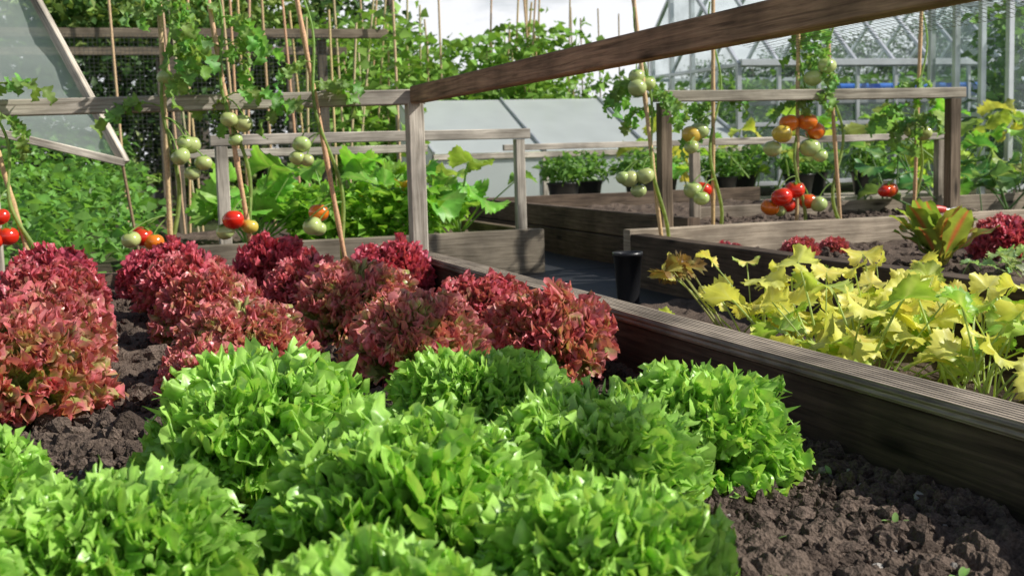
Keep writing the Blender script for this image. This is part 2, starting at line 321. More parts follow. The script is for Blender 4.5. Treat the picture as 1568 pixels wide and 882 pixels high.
# ------------------------------------------------------------------ lettuces
def red_head(seed,green,n=44,rad=.10):
    mb=MB()
    for i in range(n):
        t=(i+.5)/n; az=i*2.39996+rng.normal()*.15; el=math.radians(89-80*t**1.0+rng.normal()*5)
        L=rad*(1.28-.20*t)*(1+.05*rng.normal()); half=math.radians(54+rng.normal()*6); ph=rng.random(8)*6.3
        rf=lambda T,U:(1-.10*(np.abs(T)/half)**2)*(1+.04*np.sin(7*T+ph[0])*U+.025*np.sin(45*T+ph[1])*U**4+.03*np.sin(97*T+ph[5])*U**6+.025*np.sin(171*T+ph[7])*U**8)
        V,F,u,T=fan(250,12,half,L,rf,.95,[(.008,10,ph[2],2.5),(.0045,31+rng.integers(6),ph[3],2.6),(.0062,70+rng.integers(9),ph[4],3.),(.0040,135+rng.integers(9),ph[6],4)],.2+.35*rng.random(),.35,.6,[(.009,45,1.5),(.009,105,1.8),(.005,210,2.)])
        V=V@frame(az,el,rng.normal()*.2)+np.array([math.cos(az)*.012,math.sin(az)*.012,.018])
        V[:,2]=np.maximum(V[:,2],.006+.004*rng.random())
        k=u+.26*(vnoise(V*60+seed)-.5)+.22*(vnoise(V*210+seed)-.5)
        gr=min(1,green*(1.05)+.25*t)
        base=hue((.42,.50,.14),.1); mid=hue((.38,.24,.11),.12)*(1-gr)+gr*hue((.40,.46,.13),.1); dark=hue((.22,.03,.045),.12)
        rim=hue((.56,.09,.14),.12)*(1-.25*gr)+.25*gr*np.array([.76,.48,.36])
        d=dark*(1-gr*.85)+mid*gr*.85
        c=mixc(base,mid,(k-.3)/.25); w=np.clip((k-.66)/.18,0,1)[:,None]; c=c*(1-w)+d*w
        w=np.clip((k-.86)/.10,0,1)[:,None]; c=c*(1-w)+rim*w
        mb.add(V,F,c)
    return mb
def green_head(seed,n=54,rad=.104,tone=0):
    mb=MB()
    for i in range(n):
        t=(i+.5)/n; az=i*2.39996+rng.normal()*.25; el=math.radians(88-80*t+rng.normal()*8)
        L=rad*(1.20-.08*t)*(1+.09*rng.normal()); half=math.radians(54+rng.normal()*7); ph=rng.random(8)*6.3
        nl=5+rng.integers(3)
        def rf(T,U):
            a=T/half
            lobe=1-np.abs(np.sin(a*nl*.5*pi+ph[0]))**.7
            s1=1-np.abs(((a*nl*2.6+ph[1]+.5*np.sin(9*a))%1)-.5)*2
            s2=1-np.abs(((a*nl*6.3+ph[2])%1)-.5)*2
            return (1-.12*np.abs(a)**2)*(1-.16*lobe*np.clip((U-.35)/.65,0,1)+.085*s1**1.6*U**4+.06*s2**1.5*U**6)*.96
        V,F,u,T=fan(290,15,half,L,rf,.98,[(.009,10,ph[3],2.),(.0085,30+rng.integers(6),ph[4],2.2),(.0072,66+rng.integers(8),ph[5],2.6),(.0038,130,ph[6],3.5)],.2+.6*rng.random(),.4,.64,[(.011,40,1.4),(.010,90,1.5),(.005,180,1.7)])
        V=V@frame(az,el,rng.normal()*.3)+np.array([math.cos(az)*.012,math.sin(az)*.012,.012])
        V[:,2]=np.maximum(V[:,2],.005+.004*rng.random())
        b=hue((.40,.50,.17),.08); r=hue((.15,.36,.04),.14)*(1+.15*tone); rib=np.exp(-(T/half*8)**2)*np.clip(1.1-u,0,1)
        c=mixc(b,r,(u-.1)/.4-rib); c=c*(1+.7*(vnoise(V*60+seed)-.5)[:,None]); w=np.clip((u+.3*(vnoise(V*160)-.5)-.78)/.16,0,1)[:,None]; c=c*(1-w)+w*(np.array([.36,.60,.12])*(1+.1*tone))  # deeper green inside a bright rim paints in shade between the leaves
        mb.add(V,F,c)
    return mb
R0=red_head(1,.0).obj("red_lettuce",M_red); R1=red_head(2,.3).obj("red_lettuce",M_red); R2=red_head(3,.65).obj("red_lettuce",M_red); R3=red_head(4,.9).obj("red_lettuce",M_red)
redpos=[(-.10,3.36,0,1.05),(-.09,2.88,1,1.05),(-.09,2.42,2,1.0),(-.12,1.98,3,1.12),(-.34,3.1,0,1),(-.36,2.6,1,1),(-.38,2.2,2,1),
(.20,3.50,0,1.05),(.22,3.02,1,1.0),(.23,2.58,2,.96),(.235,2.14,3,1.02),(.16,1.88,2,.70),
(.49,3.42,0,1.05),(.48,2.93,1,.98),(.51,2.48,3,1.10),(.5,2.0,3,1.03),
(.79,3.5,0,1.1),(.77,2.46,1,1.03),(.76,2.05,2,1.08)]
src=[R0,R1,R2,R3]; used=set()
for x,y,v,sc in redpos:
    sc3=(sc*(1+.04*rng.normal()),sc*(1+.04*rng.normal()),sc*(1.0+.06*rng.normal())); z=float(dip(x))*.8
    if v not in used:
        o=src[v]; used.add(v); o.location=(x,y,z); o.rotation_euler=(0,0,rng.random()*6); o.scale=sc3
    else: inst(src[v],(x+rng.normal()*.008,y+rng.normal()*.015,z),rng.random()*6.28,sc3,(rng.normal()*.06,rng.normal()*.06))
G0=green_head(1).obj("green_lettuce",M_grn); G1=green_head(2,56,.102,.3).obj("green_lettuce",M_grn); G2=green_head(3,52,.106,-.3).obj("green_lettuce",M_grn)
grpos=[(-.15,1.30,0,.88),(.175,1.40,1,1.06),(.45,1.47,2,.94),(.69,1.35,1,.97),(.0,1.04,2,.88),(.255,1.07,0,1.02),(.47,1.17,2,.92),(-.16,.97,1,.9),(-.40,1.4,2,1),(.16,.80,0,.82),(.36,.86,1,.84)]
src=[G0,G1,G2]; used=set()
for x,y,v,sc in grpos:
    z=float(dip(x))*.8
    if v not in used:
        o=src[v]; used.add(v); o.location=(x,y,z); o.rotation_euler=(0,0,rng.random()*6); o.scale=(sc,)*3
    else: inst(src[v],(x,y,z),rng.random()*6.28,sc,(rng.normal()*.07,rng.normal()*.07))
# ------------------------------------------------------------------ generic plants
def big_leaf(mb,base,az,el,L,col,col2,petcol,pet=.15,lobes=5,droop=.9,jag=.12,pitch=None,arch=.3,vein=(.4,.5,.15)):
    base=np.asarray(base,float); d=frame(az,el)[1]
    s=np.linspace(0,1,7)[:,None]; side=np.array([math.cos(az),math.sin(az),0])
    path=base+d*pet*s+side*arch*pet*s**2*.5
    tube(mb,path,np.linspace(.006,.004,7)*(L/.14),petcol,6)
    half=math.radians(158); ph=rng.random(5)*6.3
    def rf(T,U):
        a=np.abs(T)/half
        return (1-.35*a**1.3)*(1-.16*U**2*(1-np.abs(np.cos(T*lobes/2.0)))**1.0)*(1-jag*U**5*np.abs(((T*5+ph[0])%1)-.5)*2)
    V,F,u,T=fan(60,8,half,L,rf,1.0,[(L*.07,4,ph[1],2),(L*.045,9,ph[2],3),(L*.02,21,ph[3],3)],droop,.35+.3*rng.random(),.8,[(L*.10,1.6/L*2,1.2),(L*.03,14/L,1)])
    le=(el*.2+rng.normal()*.3) if pitch is None else pitch
    V=V@frame(az+rng.normal()*.4,le,rng.normal()*.35)+path[-1]
    rib=np.abs(np.cos(T*lobes/2.0))**14*(1-u*.6)
    c=mixc(col,col2,u**1.5+.2*np.sin(3*T+ph[4])); c=c*(1-.6*rib[:,None])+np.asarray(vein)*.6*rib[:,None]
    mb.add(V,F,c)
mb=MB()
sq=[(1.40,1.72),(1.36,2.12),(1.42,2.45),(1.58,1.95),(1.5,1.42),(1.6,2.3),(1.3,1.9)]
for bi,(bx,by) in enumerate(sq):
    for j in range(20):
        az=rng.random()*6.28; el=math.radians(rng.uniform(25,86)); y=rng.random()
        ca=hue((.76,.69,.16),.08) if y<.72 else hue((.34,.54,.09),.15); cb=hue((.73,.70,.15),.08) if y<.58 else hue((.36,.56,.09),.2)
        big_leaf(mb,(bx+rng.normal()*.03,by+rng.normal()*.04,-.1),az,el,rng.uniform(.04,.08),ca,cb,(.48,.58,.22),rng.uniform(.10,.25),5,1.0,.2,vein=(.70,.74,.32))
for j in range(4): big_leaf(mb,(1.36,2.45,-.1),2.4+rng.normal()*.6,.9,.06,(.35,.22,.06),(.2,.12,.05),(.4,.42,.15),.24,5,2.2,.3)
mb.obj("yellowing_squash_plant",M_yel)
mb=MB()
for bx,by in [(.6,5.0),(.95,5.1),(1.3,5.05),(1.55,5.3),(.7,5.5),(1.15,5.6),(1.5,5.8)]:
    for j in range(14):
        az=rng.random()*6.28; ca=hue((.19,.39,.055),.2)
        big_leaf(mb,(bx,by,0),az,math.radians(rng.uniform(30,84)),rng.uniform(.08,.14),ca,ca*1.3,(.3,.45,.14),rng.uniform(.15,.36),5,1.0,.2)
for j in range(9):
    x=rng.uniform(.7,1.5); y=rng.uniform(4.85,5.0); z=rng.uniform(.1,.25)
    V,F,u,T=fan(20,4,3.0,.035,lambda T,U:1-.3*np.abs(np.sin(T*2.5)),1,[(.004,5,0,2)],-1.2,2); V=V@frame(rng.random()*6,.8)+np.array([x,y,z]); mb.add(V,F,hue((.8,.4,.03),.1))
P=np.stack([rng.uniform(.75,1.35,1500),rng.uniform(4.78,5.0,1500),rng.uniform(.03,.24,1500)],1); scatter(mb,P,rng.uniform(.03,.07,1500),(.22,.42,.05),.6)
mb.obj("courgette_plants",M_leaf)
# ------------------------------------------------------------------ tomato plants
def tom_leaf(mb,p,az,el,L):
    s=np.linspace(0,1,7); path=[el-1.3*q for q in s]
    pts=[np.array(p,float)]
    for a in path[1:]: pts.append(pts[-1]+L/6*np.array([math.cos(az)*math.cos(a),math.sin(az)*math.cos(a),math.sin(a)]))
    pts=np.array(pts); tube(mb,pts,np.linspace(.0022,.0012,7),(.25,.36,.1),4)
    prof=lambda U:(np.sin(pi*np.clip(U,0,1)**.75)**.8+.02)*(1+.32*np.sin(U*26))
    def lf(pp,a2,e2,l):
        V,F,u,v=ribbon(15,l,l*.34,prof,1.6,.35,.006,2,rng.random()*6); V=V@frame(a2,e2,rng.normal()*.5)+pp
        c=hue((.15,.28,.065),.2); mb.add(V,F,c*(1+.3*rng.random()))
    for k in (2,3,4,5):
        for sd in (-1,1): lf(pts[k],az+sd*1.15+rng.normal()*.2,path[k]*.5+rng.normal()*.3,L*rng.uniform(.24,.38))
    lf(pts[-1],az,path[-1],L*.38)
UVn=18
def tomato(mbf,mbl,p,r,c):
    th=np.linspace(0,pi,13); phv=np.linspace(0,2*pi,UVn,endpoint=False); T,Pn=np.meshgrid(th,phv,indexing='ij')
    rr=r*(1+.03*np.cos(5*Pn+p[0]*50)*np.sin(T)); x=rr*np.sin(T)*np.cos(Pn); y=rr*np.sin(T)*np.sin(Pn); z=rr*np.cos(T)*.86-.16*r*np.exp(-(T/.45)**2)
    R=frame(rng.random()*6.28,rng.normal()*.3); V=np.stack([x,y,z],-1).reshape(-1,3)@R+np.array(p)
    i=np.arange(12)[:,None]*UVn; k=np.arange(UVn)[None,:]; k2=(k+1)%UVn; F=np.stack([i+k,i+UVn+k,i+UVn+k2,i+k2],-1).reshape(-1,4)
    sh=np.exp(-(T.ravel()/.8)**2)[:,None]; cc=np.asarray(c)*(1-.35*sh)+np.array([.18,.22,.03])*.35*sh
    mbf.add(V,F,cc)
    top=np.array([0,0,r*.74])@R+np.array(p)
    for k in range(5):
        V,F,u,v=ribbon(6,r*.75,r*.16,lambda U:np.sin(pi*(.12+.86*U)),1.2,.1,nv=3); V=V@frame(k*1.257+p[2]*9,.25)+top; mbl.add(V,F,(.15,.3,.05))
    return top
RED=(.68,.025,.01);ORG=(.82,.19,.015);GRN=(.48,.57,.20);YEL=(.74,.52,.08);ORR=(.74,.09,.01)
def tom_plant(b,t,toms,leafz,nl=9,stemwob=.02,ext=1.25):
    e=empty("tomato_plant"); b=np.array(b,float); t=np.array(t,float)
    ca=MB(); s=np.linspace(0,1,24)[:,None]; top=b+(t-b)*ext; path=b+(top-b)*s
    rad=np.full(24,.0072); rad[::4]=.0088
    tube(ca,path,rad,hue((.60,.40,.20),.1),8,hue((.66,.47,.26),.1)); ca.obj("cane",M_cane,True,e)
    st=MB(); s=np.linspace(0,1,30); an=rng.random()*6
    path=b+(t-b)[None]*s[:,None]*1.02+np.stack([np.sin(s*11+an)*stemwob+.012,np.cos(s*8+an)*.015+.004,s*0],1)
    path[0,2]-=.02
    tube(st,path,np.linspace(.0075,.003,30),(.28,.33,.1),7,(.26,.42,.12))
    fr=MB()
    for (x,z,r,c) in toms:
        y=b[1]-.02+rng.normal()*.022
        tp=tomato(fr,st,(x,y,z),r*1.06,hue(c,.06))
        k=np.argmin(np.abs(path[:,2]-(z+.07))); q=path[k]; m=(tp+q)/2+np.array([0,0,.03])
        w=np.linspace(0,1,7)[:,None]; tube(st,q*(1-w)**2+2*m*w*(1-w)+tp*w**2,.0022,(.25,.38,.1),5)
    if toms: fr.obj("tomatoes",M_tom,True,e)
    for j in range(nl):
        z=rng.uniform(*leafz); k=np.argmin(np.abs(path[:,2]-z)); tom_leaf(st,path[k],rng.random()*6.28,rng.uniform(-.1,.9),rng.uniform(.10,.18))
    st.obj("stem_and_leaves",M_tom_leaf,True,e)
yl=3.69
tx=lambda px:.14+(px-215)*.00187
tz=lambda py:.375+(243-py)*.0020
def TL(lst): return [(tx(a),tz(b),r*.00187,c) for a,b,r,c in lst]
tom_plant((-.14,yl,0),(-.27,yl,.62),TL([(18,313,13,RED),(24,340,16,RED),(5,345,14,RED),(-12,325,15,ORG)]),(.5,.62),5)
tom_plant((.215,yl,0),(.225,yl,.88),TL([(215,350,17,RED),(231,358,15,ORG),(197,352,14,GRN),(277,238,14,GRN),(295,222,15,GRN),(311,248,13,GRN),(294,262,12,GRN),(262,126,12,GRN),(285,218,12,GRN)]),(.5,.85),10)
tom_plant((.46,yl,0),(.36,yl,.82),TL([(350,331,16,RED),(338,347,14,GRN),(376,342,13,YEL),(352,187,13,GRN),(374,193,15,GRN),(362,216,11,GRN)]),(.55,.82),11)
tom_plant((.73,yl,0),(.61,yl,.84),TL([(489,327,16,ORG),(472,345,15,GRN),(483,350,12,GRN),(463,225,14,GRN),(455,245,12,GRN),(470,248,11,GRN)]),(.5,.7),4)
yr=4.16
rx=lambda px:2.21+(px-1093)*.00283
rzf=lambda py:.375+(220-py)*.00247
def TR(lst): return [(rx(a),rzf(b),r*.0026,c) for a,b,r,c in lst]
def TR4(lst): return [(1.80+(a-965)*.0025,.375+(226-b)*.00233,r*.0024,c) for a,b,r,c in lst]
tom_plant((1.895,3.93,-.02),(1.8,3.93,.83),TR4([(950,272,13,GRN),(970,268,13,GRN),(964,290,11,GRN),(940,270,10,GRN),(962,140,13,GRN),(985,132,12,GRN),(965,122,11,GRN)]),(.42,.62),7)
tom_plant((2.21,yr,.0),(2.22,yr,.88),TR([(1062,203,14,YEL),(1072,198,13,GRN),(1054,222,10,GRN),(1060,286,13,GRN),(1078,286,12,RED),(1065,298,11,GRN)]),(.45,.55),5,.03)
tom_plant((2.57,yr,.0),(2.58,yr,.88),TR([(1190,206,14,YEL),(1232,188,14,ORG),(1250,203,14,ORG),(1206,190,14,ORG),(1184,228,13,GRN),(1240,228,15,GRN),(1252,240,11,GRN),(1190,302,15,RED),(1217,292,14,RED),(1240,311,13,ORR),(1212,316,12,RED),(1182,318,13,ORG),(1200,325,9,GRN)]),(.5,.85),8,.03)
tom_plant((2.77,yr,.0),(2.70,yr,.88),TR([(1258,104,13,GRN),(1242,122,13,GRN),(1250,316,12,GRN)]),(.55,.85),7,.04)
tom_plant((3.14,yr+.05,.0),(3.17,yr+.05,.88),TR([(1376,299,13,ORR),(1368,301,10,RED),(1438,210,13,GRN),(1408,205,13,GRN),(1425,200,10,GRN)]),(.45,.65),9,.03)
# ------------------------------------------------------------------ chard etc
mb=MB()
for j in range(22):
    az=rng.random()*6.28; L=rng.uniform(.17,.26); el=math.radians(rng.uniform(55,88))
    V,F,u,v=ribbon(18,L,.034,lambda U:np.clip(np.sin(pi*np.clip((U-.25)/.78,0,1)),0,1)**.7+.06,.7,.15,.008,3,rng.random()*6,7)
    V=V@frame(az,el,rng.normal()*.3)+np.array([2.42,3.12,-.02]); c=mixc(hue((.14,.26,.05),.2),hue((.36,.40,.07),.2),np.full(len(V),rng.random())); r=(np.abs(v)<.2); c[r]=(.5,.14,.07); mb.add(V,F,c)
mb.obj("chard_plant",M_leaf)
inst(R0,(2.74,3.2,-.03),1,.95); inst(R1,(2.98,3.5,-.03),2,.9); inst(R0,(2.05,3.75,-.03),3,.5); inst(R1,(2.3,3.7,-.03),4,.55); inst(R1,(2.5,3.8,-.03),4,.45)
mb=MB()
for j in range(26):
    c=hue((.28,.42,.18),.2); big_leaf(mb,(2.46+rng.normal()*.05,2.78+rng.normal()*.06,-.03),rng.random()*6.28,math.radians(rng.uniform(20,80)),rng.uniform(.03,.05),c,c*1.3,(.4,.5,.25),rng.uniform(.05,.12),5,.8,.4)
mb.obj("kale_plant",M_leaf)
mb=MB()
for (x,y,n) in [(.75,.93,4),(.47,1.0,5),(.62,1.05,2),(.85,1.3,2),(.4,1.75,2),(.62,.86,2),(.8,1.1,3),(.56,.93,3)]:
    for j in range(n):
        V,F,u,v=ribbon(7,.019,.0035,lambda U:np.sin(pi*(.1+.85*U)),.8,.2,nv=3); V=V@frame(j*2.2+x*9,rng.uniform(.5,1.2))+np.array([x,y,.008+float(dip(x))]); mb.add(V,F,(.3,.5,.15))
mb.obj("weed_seedlings",M_leaf)
e=empty("hand_trowel"); mb=MB(); tube(mb,[(3.02,4.03,.10),(3.06,4.03,.105),(3.12,4.03,.105),(3.15,4.03,.10)],[.010,.016,.014,.012],(.6,.05,.03),10); mb.obj("handle",M_crate,True,e)
mb=MB(); tube(mb,[(3.15,4.03,.10),(3.20,4.03,.10)],.004,(.5,.5,.5)); V,F,u,v=ribbon(8,.12,.03,lambda U:np.clip(np.sin(pi*(.18+.8*U)),0,1),.2,.35,nv=5); mb.add(V@frame(0,0)+np.array([3.19,4.03,.097]),F,G); mb.obj("blade",M_alu,True,e)
mb=MB(); prof=[(.034,0),(.045,.15),(.048,.15),(.048,.162),(.044,.162),(.040,.15),(.030,.01)]
n=28; an=np.linspace(0,2*pi,n,endpoint=False); V=np.array([[r*math.cos(a),r*math.sin(a),z] for r,z in prof for a in an]); i=np.arange(len(prof)-1)[:,None]*n; k=np.arange(n)[None,:]; k2=(k+1)%n
PF=np.stack([i+k,i+k2,i+n+k2,i+n+k],-1).reshape(-1,4)
mb.add(V,PF,(1,1,1)); mb.add(V[-n:],[list(range(n))],(1,1,1)); o=mb.obj("plastic_bucket",M_plastic); o.location=(1.60,3.58,-.115)
POT=V
mb=MB(); n=9000
x=rng.uniform(-2.2,.28,n); y=rng.uniform(4.5,9,n); h=np.clip(.18+.12*(y-4.5)/1.2+.12*vnoise(np.stack([x*3,y*3,y*0],1)),0,.75)
P=np.stack([x,y,-.1+h*rng.random(n)**.45],1); keep=~((x>.1)&(y<5)); P=P[keep]
scatter(mb,P,rng.uniform(.035,.085,len(P)),(.15,.32,.06),.6)
mb.obj("nettle_patch",M_leaf)
mb=MB(); box(mb,.0,.28,4.2,4.26,-.11,-.03,(1.3,1.2,1.1)); box(mb,-.6,.26,4.45,4.5,-.11,-.07,(1.1,1,.9)); mb.obj("scrap_board",M_grey,False)
mb=MB()
for j in range(190):
    x=rng.uniform(3.6,8.2); y=rng.uniform(5.2,8.4) ; z=rng.uniform(-.05,.35)
    if x<4.1 and y<7: continue
    if x>6.3 and y>7.4: continue
    ca=hue((.20,.36,.05) if rng.random()<.6 else (.36,.46,.07),.25)
    big_leaf(mb,(x,y,z),rng.random()*6.28,math.radians(rng.uniform(30,85)),rng.uniform(.09,.17),ca,ca*1.3,(.3,.42,.14),rng.uniform(.15,.38),5,1.0,.2)
mb.obj("marrow_patch",M_leaf)
mb=MB()
for j in range(55):
    x=rng.uniform(3.7,5.4); y=rng.uniform(4.1,5.9); ca=hue((.07,.17,.05),.25)
    big_leaf(mb,(x,y,.0),rng.random()*6.28,math.radians(rng.uniform(30,85)),rng.uniform(.08,.15),ca,ca*1.3,(.15,.25,.1),rng.uniform(.15,.42),3,.9,.15)
mb.obj("cabbage_plants",M_leaf)
for k in range(9):
    e=empty("potted_pepper_plant"); x=2.9+k*.29+rng.normal()*.03; y=7.5+.25*(k%2); 
    mb=MB(); mb.add(POT*np.array([2.3,2.3,1.0]),PF,(1,1,1)); o=mb.obj("pot",M_plastic,True,e); o.location=(x,y,.0)
    mb=MB(); n=420; q=rng.normal(size=(n,3)); q/=np.linalg.norm(q,axis=1)[:,None]; q*=np.cbrt(rng.random(n))[:,None]*np.array([.17,.17,.10])*rng.uniform(.8,1.2); q+=np.array([x,y,.24])
    scatter(mb,q,rng.uniform(.035,.07,n),(.14,.28,.06),.5); mb.obj("foliage",M_leaf,True,e)
mb=MB(); box(mb,2.5,5.8,7.3,7.9,-.04,-.003,(.8,.8,.8)); 
for x in (2.6,4.1,5.7): box(mb,x,x+.05,7.4,7.45,-.135,-.043)
mb.obj("plant_staging",M_grey,False)
# ------------------------------------------------------------------ cold frame
e=empty("cold_frame"); mb=MB(); gl=MB(); al=MB()
x0,x1,yf,yb,zf,zb=2.35,4.9,8.6,9.6,.36,.78
box(mb,x0,x1,yf,yf+.04,zf-.04,zf,(1.2,1.2,1.2)); box(mb,x0,x1,yf,yf+.04,-.1,-.05); box(mb,x0,x1,yb,yb+.04,zb-.04,zb,(1.2,1.2,1.2))
for x in np.linspace(x0,x1,4):
    beam(al,(x,yf,zf+.012),(x,yb,zb+.012),.02,.02); box(mb,x-.02,x+.02,yf+.005,yf+.035,-.14,zf-.045)
    box(mb,x-.02,x+.02,yb+.005,yb+.035,-.14,zb-.045)
gl.add([(x0,yf+.02,zf+.004),(x1,yf+.02,zf+.004),(x1,yb,zb+.004),(x0,yb,zb+.004)],[[0,1,2,3]],(1,1,1))
gl.add([(x0,yf+.02,-.1),(x1,yf+.02,-.1),(x1,yf+.02,zf-.01),(x0,yf+.02,zf-.01)],[[0,1,2,3]],(1,1,1))
gl.add([(x0,yf+.02,-.1),(x0,yb,-.1),(x0,yb,zb),(x0,yf+.02,zf)],[[0,1,2,3]],(1,1,1))
mb.obj("timber_frame",M_grey,False,e); gl.obj("clear_panels",M_panel,False,e); al.obj("glazing_bars",M_alu,False,e)
# ------------------------------------------------------------------ lifted cloche lid
e=empty("cloche_lid"); mb=MB(); P0=np.array([.13,4.58,.37]); e1=np.array([-.36,.25,.80])*1.15; e2=np.array([-1.6,.0,.45])
n=24; uu=np.linspace(0,1,n); U,W=np.meshgrid(uu,uu,indexing='ij'); V=P0+U[...,None]*e1+W[...,None]*e2; V=V.reshape(-1,3); V[:,1]+=.05*np.sin(U.ravel()*3.1)*np.sin(W.ravel()*3.1)+.008*np.sin(U.ravel()*30+W.ravel()*12)+.03*vnoise(np.stack([U.ravel()*9,W.ravel()*5,U.ravel()*0],1))
i=np.arange(n-1)[:,None]*n; k=np.arange(n-1)[None,:]; F=np.stack([i+k,i+n+k,i+n+k+1,i+k+1],-1).reshape(-1,4)
mb.add(V,F,(1,1,1)); mb.obj("polythene",M_poly,True,e)
mb=MB(); beam(mb,P0,P0+e1,.03,.03,(1.2,1.2,1.2)); beam(mb,P0+[0,-.002,0],P0+e2,.028,.028,(1.2,1.2,1.2)); beam(mb,P0+e2,P0+e1+e2,.03,.03); beam(mb,P0+e1,P0+e1+e2,.03,.03)
mb.obj("lid_frame",M_grey,False,e)
mb=MB(); tube(mb,[P0+[-.01,.02,.01],P0+[.02,.0,-.25],P0+[.05,-.02,-.5]],.006,(.25,.17,.09)); mb.obj("prop_stick",M_cane,True,e)
# ------------------------------------------------------------------ netted fruit-cage frame
def netgrid(mb,o,a,b,na,nb,w,sag=0):
    o=np.array(o,float);a=np.array(a,float);b=np.array(b,float)
    nrm=np.cross(a,b); nrm/=np.linalg.norm(nrm)
    for (A,B,m) in ((a,b,na),(b,a,nb)):
        wd=B/np.linalg.norm(B)*w/2
        for i in range(m+1):
            s=np.linspace(0,1,9)[:,None]; t=i/m
            c=o+A*s+B*t+nrm*(sag*np.sin(pi*s)*math.sin(pi*t))+nrm*.001*(m==nb)
            V=np.concatenate([c-wd,c+wd]); k=np.arange(8); mb.add(V,np.stack([k,k+1,k+10,k+9],1),(1,1,1))
e=empty("fruit_cage"); mb=MB()
box(mb,-.6,2.0,8.4,8.46,1.16,1.22,(.42,.38,.33)); box(mb,-.6,2.0,9.8,9.86,1.16,1.22,(.42,.38,.33))
for x in (-.6,.55,1.53): box(mb,x,x+.06,8.465,8.52,-.14,1.155,(.36,.34,.3)); box(mb,x,x+.06,9.865,9.92,-.14,1.155,(.36,.34,.3))
mb.obj("timber_frame",M_grey,False,e)
mb=MB(); netgrid(mb,(-.6,8.39,.3),(2.2,0,0),(0,0,.88),34,80,.0025); netgrid(mb,(-.6,8.4,1.225),(2.2,0,0),(0,1.45,0),30,50,.0025,-.06); mb.obj("netting",M_net2,False,e)
mb=MB(); netgrid(mb,(1.008,1.0,.545),(.10,0,-.022),(0,.85,-.002),70,9,.0013,.006); mb.obj("wire_netting_roll",M_net,False)
# ------------------------------------------------------------------ runner beans
e=empty("runner_bean_row"); ca=MB(); fo=MB()
for j in range(34):
    x=rng.uniform(1.5,4.0); y=rng.uniform(8.0,10.0) if x<2.2 else rng.uniform(9.9,11); h=rng.uniform(1.3,2.2); lean=rng.normal()*.10
    b=np.array([x,y,-.1]); t=b+np.array([lean,rng.normal()*.1,h]); tube(ca,[b,(b+t)/2,t],.009,hue((.66,.48,.27),.15),5)
    if x>1.9:
        n=90; s=rng.random(n)*.8; P=b+(t-b)*s[:,None]+rng.normal(size=(n,3))*np.array([.11,.11,.05]); scatter(fo,P,rng.uniform(.05,.11,n),(.2,.36,.06),.8)
for j in range(14):
    x=rng.uniform(-.2,1.6); y=rng.uniform(7.4,8.3); b=np.array([x,y,-.1]); t=b+np.array([rng.normal()*.08,0,rng.uniform(1.2,1.9)]); tube(ca,[b,t],.008,hue((.66,.48,.27),.15),5)
for x,y,h in [(4.6,11.5,1.75),(4.9,12,1.7),(5.1,12,1.8),(5.3,12,1.75),(4.3,11,1.9),(5.6,12,1.6),(3.9,11,1.9)]:
    tube(ca,[(x,y,-.1),(x+rng.normal()*.05,y,h)],.008,(.5,.38,.2),5)
    n=130; P=np.array([x,y,0])+np.stack([rng.normal(size=n)*.13,rng.normal(size=n)*.13,rng.uniform(.2,1.1,n)],1); scatter(fo,P,rng.uniform(.05,.11,n),(.2,.36,.06),.8)
n=5000; x=rng.uniform(1.7,4.2,n); P=np.stack([x,rng.uniform(9.8,11.5,n),rng.uniform(-.1,1,n)*(1.25+.3*vnoise(np.stack([x*2,x*0,x*0],1)))],1); scatter(fo,P,rng.uniform(.06,.12,n),(.18,.33,.055),.8)
ca.obj("canes",M_cane,True,e); fo.obj("bean_foliage",M_hedge,True,e)
# ------------------------------------------------------------------ hedge and trees
mb=MB()
def blob(mb,c,r,n,size,col,shell=.55):
    q=rng.normal(size=(n,3)); q/=np.linalg.norm(q,axis=1)[:,None]; rr=shell+(1-shell)*rng.random(n); nn=vnoise(q*2.2+np.array(c)*3+20)
    P=np.array(c)+q*np.array(r)*(rr*(.72+.55*nn))[:,None]
    cl=np.array(col)*(.45+1.1*vnoise(P*1.6+30))[:,None]
    scatter(mb,P,rng.uniform(.6,1.3,n)*size,cl,.6)
for j in range(44):
    x=rng.uniform(-4,3.4); y=rng.uniform(12,14.5); z=rng.uniform(.1,2.6)
    if x>2.6 and z>1.2: z=1.0
    col=[(.08,.16,.045),(.13,.23,.045),(.20,.28,.07),(.065,.12,.04)][rng.integers(4)]
    blob(mb,(x,y,z),(rng.uniform(.6,1.1),.7,rng.uniform(.5,.9)),1100,.10,col)
for x in np.linspace(-5,3.2,12): tube(mb,[(x,13.2,-.14),(x+.1,13.3,1.2),(x-.1,13.2,2.4)],[.1,.07,.03],(.06,.045,.03),7)
mb.obj("hedge",M_hedge)
def tree(name,x,y,h,w,col,n=9):
    e=empty(name); tk=MB(); lf=MB()
    tube(tk,[(x,y,-.14),(x+.1,y,h*.4),(x-.05,y,h*.8)],[w*.09,w*.06,w*.02],(.07,.055,.04),8)
    for j in range(n):
        a=j*2.4; z=h*(.35+.6*rng.random()); r=w*.45*rng.random()**.5; c=(x+r*math.cos(a),y+r*math.sin(a),z)
        tube(tk,[(x,y,z*.6),c],[w*.03,w*.01],(.07,.055,.04),5)
        blob(lf,c,(w*.3,w*.3,h*.16),1000,.02*h+.08,col,.3)
    tk.obj("trunk",M_cane,True,e); lf.obj("crown",M_hedge,True,e)
tree("garden_tree",1.2,17,5.5,4.5,(.09,.18,.045),14); tree("garden_tree",-4,18,6.5,5,(.08,.15,.04),12); tree("garden_tree",24,42,4,6,(.08,.15,.05)); tree("garden_tree",33,44,5.5,8,(.08,.14,.04)); tree("garden_tree",12,38,3.0,5,(.08,.14,.04))
tree("garden_tree",15,14,5,5,(.08,.14,.04))
mb=MB()
